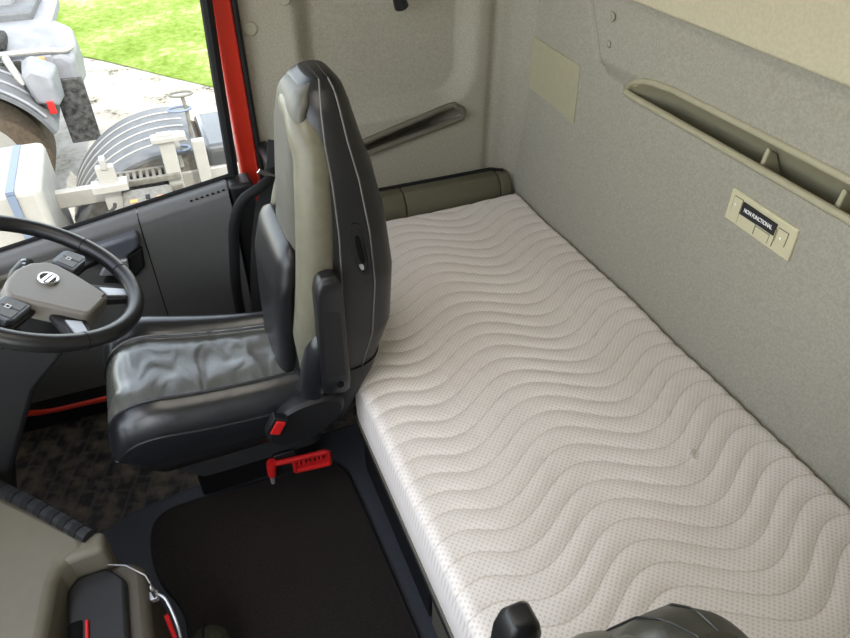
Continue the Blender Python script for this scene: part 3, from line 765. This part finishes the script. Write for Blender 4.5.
# emblem: an oval ring with a bar across
ex_, ey_ = .010, -.036
def E3(a, b, h): return W(*WR(ex_+a, ey_+b), h)
em = tube('emblem', [E3(.0205*math.cos(2*PI*k/40), .0175*math.sin(2*PI*k/40), .0125) for k in range(40)], .0036, M['chrome'], wc_, n=8, closed=True)
em['label'] = 'silver oval ring emblem with a cross bar'
mesh('emblem_bar', *join(*[loftvf([[E3(-.018, y-.003, .0115), E3(.018, y-.003, .0115), E3(.018, y+.003, .0115), E3(-.018, y+.003, .0115)][::-1],
                                   [E3(-.018, y-.003, .015), E3(.018, y-.003, .015), E3(.018, y+.003, .015), E3(-.018, y+.003, .015)][::-1]]) for y in (-.0045, .0045)]), M['chrome'], em, smooth=False)
mesh('cover_mark', *loftvf([[W(*WR(a, b), .0098) for a, b in [(.030, -.141), (.044, -.141), (.044, -.145), (.030, -.145)]][::-1], [W(*WR(a, b), .0106) for a, b in [(.030, -.141), (.044, -.141), (.044, -.145), (.030, -.145)]][::-1]]), M['rubber'], wc_, smooth=False)
for s in (-1, 1):
    f = (lambda P: [(p[0]*s, p[1]) for p in P][::s])
    up_s = f([(.07, -.062), (.150, -.060), (.218, -.075), (.222, -.02), (.16, .0), (.07, .0)])
    wprism('upper_spoke', wr(up_s), -.022, -.008, M['plastic_black'], sw, bevel=.005)
    pd = wprism('button_pad', wr(f([(.090, -.055), (.150, -.055), (.166, -.046), (.160, -.008), (.150, -.002), (.090, -.003)])), -.010, .006, M['door_blue'], sw, bevel=.003)
    for a0 in (.096, .128):
        bt = wprism('pad_button', wr(f([(a0, -.049), (a0+.026, -.049), (a0+.026, -.012), (a0, -.012)])), .0055, .0078, M['door'], pd, bevel=.001)
    for a, b, ww, hh in ((.124, -.030, .011, .0015), (.124, -.022, .011, .0015), (.119, -.026, .0015, .006), (.129, -.026, .0015, .006)):
        wprism('pad_symbol', wr(f([(a-ww/2, b-hh/2), (a+ww/2, b-hh/2), (a+ww/2, b+hh/2), (a-ww/2, b+hh/2)])), .0075, .0088, M['white'], pd, bevel=0)
    wprism('lower_spoke', wr(f([(.036, -.140), (.076, -.085), (.135, -.165), (.100, -.196)])), -.022, -.006, M['plastic_black'], sw, bevel=.005)
    wprism('spoke_inlay', wr(f([(.062, -.145), (.080, -.118), (.118, -.164), (.098, -.180)])), -.008, -.002, M['silver'], sw, bevel=.002)
wprism('lower_bridge', wr([(-.105, -.192), (-.06, -.160), (.06, -.160), (.105, -.192), (.06, -.212), (-.06, -.212)][::-1]), -.04, -.03, M['plastic_black'], sw, bevel=.004) if False else None
mesh('hub', *loftvf([[W(.075*math.cos(t), -.05+.075*math.sin(t), -.09) for t in [2*PI*k/24 for k in range(24)]], [W(.085*math.cos(t), -.05+.085*math.sin(t), -.028) for t in [2*PI*k/24 for k in range(24)]]]), M['plastic_black'], sw, ang=40)

# steering column with its stalk
sc = empty('steering_housing', (1.36, .5, .2), 'black steering column housing under the steering wheel', 'steering column')
mesh('column_housing', *loftvf([[W(a, b, -.10) for a, b in ((-.10, -.10), (.10, -.10), (.10, .06), (-.10, .06))], [W(a, b, -.20) for a, b in ((-.12, -.06), (.12, -.06), (.12, .10), (-.12, .10))],
    [Vector((1.36+a, .62+b, .55)) for a, b in ((-.12, -.07), (.12, -.07), (.12, .12), (-.12, .12))], [Vector((1.36+a, .72+b, .22)) for a, b in ((-.10, -.07), (.10, -.07), (.10, .12), (-.10, .12))]]), M['plastic_black'], sc, bevel=.012)
skp = [W(.02, .02, -.075), W(.055, .020, -.06), W(.10, .015, -.055), W(.150, -.002, -.055)]
stk_ = tube('stalk', skp, lambda t: .011+.006*t, M['plastic_black'], sc, n=12, flat=(1, .7))
mesh('stalk_marks', *join(*[boxvf(tuple(skp[3]-Vector((.045-.016*k, .004, -.012))), tuple(skp[3]-Vector((.038-.016*k, -.006, -.0145)))) for k in range(3)]), M['silver'], stk_, smooth=False)

# ------------------------------------------------------------------ dashboard
db = empty('dashboard', (1.1, .9, .15), 'taupe dashboard centre section with ribbed edge at the lower left of the photo', 'dashboard')
ZD = .62
top = [(.975, .355), (1.005, .365), (1.205, .555), (1.28, .66), (1.28, 1.0), (.45, 1.0), (.45, .46), (.80, .432), (.905, .418), (.945, .405), (.96, .37)]
V, F = prismvf([(x, y, .30) for x, y in top], (0, 0, ZD-.30))
mesh('console_body', V, F, M['plastic_taupe'], db, bevel=.02)
rs = [Vector((.985, .352, ZD+.004)), Vector((1.09, .445, ZD+.01)), Vector((1.21, .558, ZD+.014)), Vector((1.28, .64, ZD+.016))]
mesh('edge_strip', *tubevf(spline(rs, 8), .016, 8, flat=(1, .7)), M['plastic_black'], db)
rb = spline(rs, 12)
mesh('edge_ribs', *join(*[tubevf([rb[i], rb[i]+(rb[i+1]-rb[i]).normalized()*.018], .0172, 8, flat=(1, .78)) for i in range(2, len(rb)-2, 3)]), M['rubber'], db)
cyl('cup_holder', (.925, .585, ZD-.004), (0, 0, 1), .055, .012, M['silver'], db, bevel=.004)
# pull out bin
prism('storage_bin', [(.90, .40, .60), (.955, .335, .595), (.965, .285, .57), (.90, .262, .50), (.80, .26, .40), (.70, .30, .38), (.70, .42, .40), (.80, .425, .56)], (0, 0, -.0), M['plastic_black'], db) if False else None
bn = mesh('storage_bin', *loftvf([[Vector((x, y, z)) for x, y in ((.70, .40), (.70, .262), (.925, .262), (.955, .292), (.955, .37), (.93, .40))] for z in (.30, .52, .545)]), M['plastic_umber'], db, bevel=.02)
mesh('bin_cover', *loftvf([[Vector((x, y, z)) for x, y in ((.70, .415), (.70, .30), (.90, .30), (.945, .335), (.945, .395), (.92, .415))] for z in (.45, .550, .560)]), M['plastic_black'], db, bevel=.012)
tube('wire_clip', [(.957, .345, .556), (.930, .298, .563), (.90, .264, .550), (.872, .253, .53)], .0015, M['silver'], db, n=6)
box('end_wing', (.948, .325, .50), (1.0, .43, .616), M['plastic_taupe'], db, bevel=.014)
box('red_strap', (.775, .372, .40), (.835, .378, .566), M['red_plastic'], db, bevel=.002)
box('bin_gap', (.72, .38, .40), (.845, .412, .5635), M['dark_void'], db, bevel=.01)
# key ring hooked on the end of the bin
kr = mesh('ring_clip', *boxvf((.852, .246, .515), (.872, .264, .53)), M['silver'], db, bevel=.003)
for dz in (0, .012, .024):
    tube('ring', [Vector((.862+.010*math.cos(2*PI*k/20), .252+.003*dz, .538+dz*.6+.010*math.sin(2*PI*k/20))) for k in range(20)], .0026, M['chrome'], kr, n=6, closed=True)
tube('strap_loop', spline([(.858, .247, .535), (.84, .232, .53), (.80, .222, .50), (.77, .222, .46)], 5), .003, M['silver'], kr, n=8)
tube('strap_end', [(.825, .24, .50), (.79, .235, .46)], .005, M['red_plastic'], kr, n=8)
box('binnacle', (1.10, .62, .92), (1.75, .98, 1.06), M['plastic_black'], db, bevel=.04)
mesh('dash_top', *boxvf((.45, 1.0, .152), (2.0, 1.3, .88)), M['plastic_black'], db, smooth=False)

# dark rounded bag at the bottom edge
bg = empty('bag', (.838, .2, .162), 'dark olive rounded cloth bag on the floor mat edge at the bottom of the photo', 'bag')
lp = []
for i in range(13):
    t = i/12; q = math.sin(PI*min(1, max(0, t)))**.35 if 0 < t < 1 else .12
    lp.append([Vector((.838+.072*q*math.cos(a), .252-.112*t, .238+.070*q*math.sin(a))) for a in [2*PI*k/24 for k in range(24)]])
mesh('bag_body', *loftvf(lp), M['bag'], bg, ang=70)
tube('seam', [Vector((.838+.0735*math.cos(a), .20, .238+.0715*math.sin(a))) for a in [2*PI*k/32 for k in range(32)]], .003, M['rubber'], bg, n=6, closed=True)

# grab handle and seat belt by the door pillar
gh = empty('grab_handle', (1.87, -.15, .4), 'curved black grab handle between the door and the driver seat', 'handle')
tube('bar', spline([(1.93, -.285, .915), (1.88, -.262, .905), (1.855, -.225, .893), (1.85, -.165, .862), (1.85, -.128, .795), (1.85, -.110, .70), (1.85, -.092, .56), (1.85, -.085, .40)], 7), .0165, M['rubber'], gh, n=12)
cyl('mount', (2.08, -.285, .915), (-1, 0, 0), .022, .16, M['plastic_black'], gh)
cyl('foot_mount', (1.85, -.085, .38), (0, 0, 1), .022, .03, M['plastic_black'], gh)
sb_ = empty('seat_belt', (1.9, -.2, .4), 'black seat belt with silver tongue hanging by the red door pillar', 'seat belt')
def ribbon(P, w, wd, th=.0015):
    loops = []
    for p in P:
        p = Vector(p); d = Vector(wd).normalized()*w; n = Vector((1, 0, 0))*th
        loops.append([p-d-n, p+d-n, p+d+n, p-d+n])
    return loftvf(loops)
mesh('webbing', *ribbon(spline([(1.93, -.30, 1.0), (1.90, -.27, .90), (1.88, -.22, .80), (1.86, -.18, .66), (1.84, -.15, .50), (1.83, -.14, .40)], 5), .022, (0, 1, .3)), M['belt'], sb_)
mesh('tongue', *loftvf([[Vector(p)+Vector((dx, 0, 0)) for p in ((1.86, -.232, .948), (1.86, -.222, .938), (1.87, -.268, .905), (1.87, -.280, .915))] for dx in (0, .004)]), M['chrome'], sb_, smooth=False)

# ------------------------------------------------------------------ outside
GZ = -1.35
tag(mesh('ground_gravel', *gridvf(lin(2.6, 12.2, 30), lin(-7, 9, 30), lambda x, y: Vector((x, y, GZ))), M['gravel'], smooth=False), kind='structure')
def bank(x, y): return Vector((x, y, GZ+.01+max(0, x-9.2-1.05*(y+.9))*.05))
tag(mesh('ground_grass', *gridvf(lin(0, 1, 40), lin(-9, 10, 40), lambda t, y: bank(9.1+1.15*(y+.9)+.25*math.sin(2.3*y)*.3+t*16, y)), M['grass']), kind='structure')

def arcfender(x0, x1, cy, cz, r, a0, a1, th=.03, n=30):
    L = []
    for k in range(n+1):
        a = math.radians(a0+(a1-a0)*k/n); c, s = math.cos(a), math.sin(a)
        L.append([Vector((x0, cy+r*c, cz+r*s)), Vector((x0+.05, cy+(r+.02)*c, cz+(r+.02)*s)), Vector((x1-.05, cy+(r+.02)*c, cz+(r+.02)*s)), Vector((x1, cy+r*c, cz+r*s)), Vector((x1, cy+(r-th)*c, cz+(r-th)*s)), Vector((x0, cy+(r-th)*c, cz+(r-th)*s))])
    return loftvf(L)
def wheel(name, c, r, w, label, parent=None):
    o = parent
    x, y, z = c
    prof = [(.45, 0.02), (.62, 0), (.9, 0.01), (1, .06), (1, w-.06), (.9, w), (.45, w)]
    loops = [[Vector((x+d, y+r*q*math.cos(2*PI*k/40), z+r*q*math.sin(2*PI*k/40))) for k in range(40)] for q, d in prof]
    t = mesh('tyre', *loftvf(loops, cap=True), M['ext_brown'], o, ang=40)
    mesh('wheel_rim', *loftvf([[Vector((x+d, y+r*q*math.cos(2*PI*k/40), z+r*q*math.sin(2*PI*k/40))) for k in range(40)] for q, d in ((.60, -.006), (.56, .02), (.34, .09), (.2, .03), (.16, -.01))]), M['ext_white'], o, ang=30)
    return t

# nearest chassis, parked alongside
ch = empty('truck_chassis', (5.0, .5, GZ), 'bare truck chassis with white frame rail seen through the door window', 'truck')
box('frame_rail', (4.99, -.55, -.62), (5.06, 2.6, -.49), M['ext_white'], ch, bevel=.01)
box('frame_rail', (4.20, -.6, -.95), (4.27, 2.6, -.75), M['ext_white'], ch, bevel=.01)
tn = box('side_tank', (4.55, .86, -1.15), (5.35, 2.3, -.22), M['ext_white'], ch, bevel=.05)
mesh('tank_strap', *boxvf((4.53, 1.01, -1.1), (4.545, 1.06, -.24)), M['ext_blue'], ch, smooth=False)
mesh('tank_strap', *boxvf((4.53, 1.01, -.235), (5.3, 1.06, -.213)), M['ext_blue'], ch, smooth=False)
mesh('mudguard', *arcfender(5.0, 5.95, .0, -1.20, .88, 8, 103), M['ext_grey'], ch, ang=50)
for x in (5.16, 5.31, 5.46, 5.61, 5.76): mesh('mudguard_rib', *tubevf([(x, .902*math.cos(a), -1.20+.902*math.sin(a)) for a in lin(.35, 1.72, 30)], .007, 6), M['ext_white'], ch)
mesh('mudguard_side', *loftvf([[Vector((x, .87*math.cos(a), -1.20+.87*math.sin(a))) for a in lin(0, 1.79, 24)]+[Vector((x, -.19, -1.2))] for x in (5.01, 5.04)]), M['ext_steel'], ch, ang=40)
wheel('wheel', (5.2, -.03, -.85), .5, .6, '', ch)
box('rear_cover', (5.02, -1.5, -1.0), (5.75, -.235, -.33), M['ext_gloss'], ch, bevel=.05)
wheel('wheel', (5.2, -1.2, -.85), .5, .5, '', ch)
def bracket(y0, y1, z0, z1, x):
    return boxvf((x, y0, z0), (x+.05, y1, z1))
mesh('post', *join(boxvf((4.70, .40, -.92), (4.76, .52, -.22)), boxvf((4.66, .34, -.40), (4.78, .58, -.34)), boxvf((4.69, .44, -.24), (4.77, .48, -.16))), M['ext_white'], ch, bevel=.008)
mesh('red_tag', *boxvf((4.69, .465, -.66), (4.70, .525, -.62)), M['ext_red'], ch, smooth=False)
mesh('post', *join(boxvf((4.82, -.03, -.62), (4.88, .075, -.10)), boxvf((4.80, -.12, -.16), (4.9, .12, -.12)), boxvf((4.86, -.24, -.60), (4.92, -.15, -.20))), M['ext_white'], ch, bevel=.008)
st_ = []
for k in range(9): st_.append(boxvf((4.82, .015+.045*k, -.43), (4.97, .04+.045*k, -.405)))
st_ += [boxvf((4.80, -.02, -.445), (4.83, .44, -.40)), boxvf((4.96, -.02, -.445), (4.99, .44, -.40)), boxvf((4.80, -.02, -.53), (4.815, .44, -.49))]
mesh('step_plate', *join(*st_), M['ext_steel'], ch, bevel=.004)
mesh('step_backing', *boxvf((4.82, -.02, -.56), (4.98, .44, -.52)), M['ext_dark'], ch, smooth=False)
bt_ = box('battery_box', (4.45, .06, -1.0), (4.72, .40, -.42), M['ext_steel'], ch, bevel=.03)
for y0 in (.30, .12): mesh('battery_mark', *boxvf((4.50, y0, -.421), (4.54, y0+.05, -.415)), M['ext_amber'], bt_, smooth=False)
mesh('battery_slot', *boxvf((4.52, .215, -.421), (4.58, .245, -.414)), M['rubber'], ch, smooth=False)
for y0, z0 in ((.50, -.62), (.66, -.70)):
    P = [Vector((4.55+.05*math.cos(k*.6), y0+.05*math.sin(k*.6), z0-.1+.010*k)) for k in range(30)]
    tube('air_coil', P, .012, M['ext_dark'], ch, n=6)
box('valve_block', (4.42, .66, -.95), (4.60, .80, -.60), M['ext_blue'], ch, bevel=.02)
random.seed(3)
for k in range(7):
    y = .42+.09*k; x = 4.40+.05*(k % 3)
    tube('pipe', spline([(x, y+.1, -.9), (x+.06, y+.02, -.72+.03*(k % 2)), (x+.16, y-.05, -.70), (x+.3, y-.02, -.85)], 5), .016, [M['ext_steel'], M['ext_dark'], M['ext_white']][k % 3], ch, n=8)
for k in range(6):
    cyl('air_fitting', (4.50+.06*(k % 3), .60+.1*k, -.78), (0, 0, 1), .035, .10+.03*(k % 2), [M['ext_steel'], M['ext_white']][k % 2], ch, n=14)
random.seed(11)
for k in range(26):
    x = random.uniform(4.34, 4.92); y = random.uniform(-.25, .82); z = random.uniform(-.92, -.70)
    if abs(y-.23) < .2 and x < 4.75: continue
    q = random.uniform(.02, .05); mm = M[random.choice(['ext_steel', 'ext_dark', 'ext_brown', 'ext_white', 'ext_steel'])]
    if k % 2: box('fitting', (x-q, y-q*1.3, z-.2), (x+q, y+q, z+q), mm, ch, bevel=.006)
    else: tube('hose', spline([(x, y-.12, z-.1), (x+.03, y-.04, z+.03), (x, y+.05, z+.02), (x-.04, y+.13, z-.12)], 5), q*.45, mm, ch, n=7)
mesh('frame_plate', *boxvf((4.3, -.3, -1.02), (4.98, 2.2, -.98)), M['ext_steel'], ch, smooth=False)
for x, y, z, m_ in ((5.25, -.165, .015, 'ext_steel'), (5.22, -.13, -.085, 'ext_blue'), (5.10, -.03, -.225, 'ext_white'), (5.00, -.05, -.30, 'ext_blue')):
    lpz = [Vector((x+.03*math.cos(t), y+.085*math.cos(t)*1.0, z+.022*math.sin(t))) for t in [2*PI*k/28 for k in range(28)]]
    lpz = [Vector((x+.05*math.sin(t), y+.085*math.cos(t), z)) for t in [2*PI*k/28 for k in range(28)]]
    tube('wire_hoop', lpz, .009, M[m_], ch, n=6, closed=True)
tube('hoop_stem', [(5.22, -.17, .015), (5.20, -.18, -.1), (5.18, -.17, -.32)], .014, M['ext_steel'], ch, n=8)
tube('hoop_stem', [(5.05, -.04, -.225), (5.02, -.04, -.45)], .03, M['ext_white'], ch, n=8)

# farther truck rear
t2 = empty('parked_truck', (6.9, 1.3, GZ), 'grey truck rear with wheel and red tail lights beyond the bare chassis', 'truck')
M['ext_silver'] = mat('pale_grey_bodywork', (112, 113, 116), .5, spec=.3, var=.10, vscale=9)
mesh('mudguard', *arcfender(6.25, 7.0, 1.58, -.78, .74, 0, 160), M['ext_grey'], t2, ang=50)
for x in (6.27, 6.5, 6.75): mesh('mudguard_lip', *tubevf([(x, 1.58+.765*math.cos(a), -.78+.765*math.sin(a)) for a in lin(.1, 2.6, 24)], .014, 6), M['ext_silver'], t2)
wheel('wheel', (6.42, 1.58, -.75), .58, .5, '', t2)
mesh('light_box', *loftvf([[Vector((6.40, y, z)) for y, z in ((.80, -.36), (.98, -.32), (1.02, -.08), (.94, -.02), (.80, -.10))], [Vector((6.75, y, z)) for y, z in ((.78, -.40), (1.0, -.36), (1.04, -.06), (.94, .0), (.76, -.10))]]), M['ext_silver'], t2, bevel=.03)
box('side_reflector', (6.38, .845, -.41), (6.42, .90, -.30), M['ext_red'], t2, bevel=.005)
mesh('body_panel', *loftvf([[Vector((6.95, y, z)) for y, z in ((.66, -.44), (2.2, -.44), (2.2, -.08), (.72, -.08), (.64, -.16))], [Vector((7.35, y, z)) for y, z in ((.60, -.44), (2.2, -.44), (2.2, .05), (.80, .05), (.60, -.10))], [Vector((7.9, y, z)) for y, z in ((.62, -.44), (2.2, -.44), (2.2, .02), (.84, .02), (.64, -.10))]]), M['ext_silver'], t2, bevel=.04)
box('lamp_housing', (6.925, .80, -.215), (6.955, 1.02, -.075), M['ext_silver'], t2, bevel=.012)
box('tail_lens', (6.905, .86, -.17), (6.95, .99, -.08), M['ext_amber'], t2, bevel=.012)
box('tail_lens', (6.905, .84, -.205), (6.94, .93, -.175), M['ext_red'], t2, bevel=.004)
box('plug_socket', (6.90, 1.06, -.21), (6.95, 1.12, -.10), M['ext_dark'], t2, bevel=.008)
box('plug_socket', (6.90, 1.20, -.21), (6.95, 1.27, -.10), M['ext_dark'], t2, bevel=.008)
tube('exhaust_pipe', spline([(6.9, 1.16, -.06), (6.80, 1.13, -.10), (6.66, 1.06, -.24)], 5), .034, M['ext_white'], t2, n=10)
tube('body_edge', spline([(6.95, 2.2, -.03), (6.94, 1.2, -.035), (6.95, .86, -.04), (7.0, .70, -.07), (7.15, .63, -.08)], 6), .026, M['ext_white'], t2, n=8)
box('dark_opening', (6.98, 1.14, -.02), (7.3, 1.5, .085), M['ext_dark'], t2, bevel=.03)
for k, (y0, z0) in enumerate(((.80, .02), (.95, .10), (1.12, .18))):
    prism('rear_deck', [(7.5+.3*k, y0, z0-.10), (8.6, y0-.06, z0-.08), (8.6, y0-.06, z0+.02), (7.5+.3*k, y0, z0)], (0, 2.0, 0), M['ext_grey'] if k % 2 else M['ext_silver'], t2, bevel=.02)
mesh('mud_flap', *boxvf((6.8, .60, -.86), (6.84, .86, -.26)), M['ext_flap'], t2, bevel=.01)

# ------------------------------------------------------------------ light
w = bpy.data.worlds.new('sky'); S.world = w; w.use_nodes = True
N = w.node_tree.nodes; L = w.node_tree.links
sk = N.new('ShaderNodeTexSky'); sk.sky_type = 'NISHITA'; sk.sun_disc = False
sk.sun_elevation = math.radians(55); sk.sun_rotation = math.radians(-90); sk.altitude = 50
hs = N.new('ShaderNodeHueSaturation'); hs.inputs['Saturation'].default_value = .5
tm = N.new('ShaderNodeMix'); tm.data_type = 'RGBA'; tm.blend_type = 'MULTIPLY'; tm.inputs['Factor'].default_value = 1; tm.inputs['B'].default_value = (1, .96, .885, 1)
L.new(sk.outputs[0], hs.inputs['Color']); L.new(hs.outputs[0], tm.inputs['A']); L.new(tm.outputs['Result'], N['Background'].inputs['Color'])
N['Background'].inputs['Strength'].default_value = .5
sun = bpy.data.lights.new('sun', 'SUN'); sun.energy = 1.8; sun.angle = math.radians(.6); sun.color = (1, .95, .86)
so = bpy.data.objects.new('sun', sun); COL.objects.link(so)
d = Vector((-.72, -.25, 1.0)).normalized()          # direction towards the sun
so.rotation_euler = d.to_track_quat('Z', 'Y').to_euler(); so.location = (0, 3, 6)

al = bpy.data.lights.new('cab_fill_light', 'AREA'); al.shape = 'RECTANGLE'; al.size = .9; al.size_y = .35; al.energy = 3; al.color = (1, .93, .82)  # added fill light with no fixture, brightens the cab interior
ao = bpy.data.objects.new('cab_fill_light', al); COL.objects.link(ao); ao.location = (.7, -.1, 2.28)
S.view_settings.view_transform = 'Standard'; S.view_settings.look = 'None'
S.view_settings.gamma = 1; S.view_settings.use_curve_mapping = False
S.view_settings.exposure = 1.32
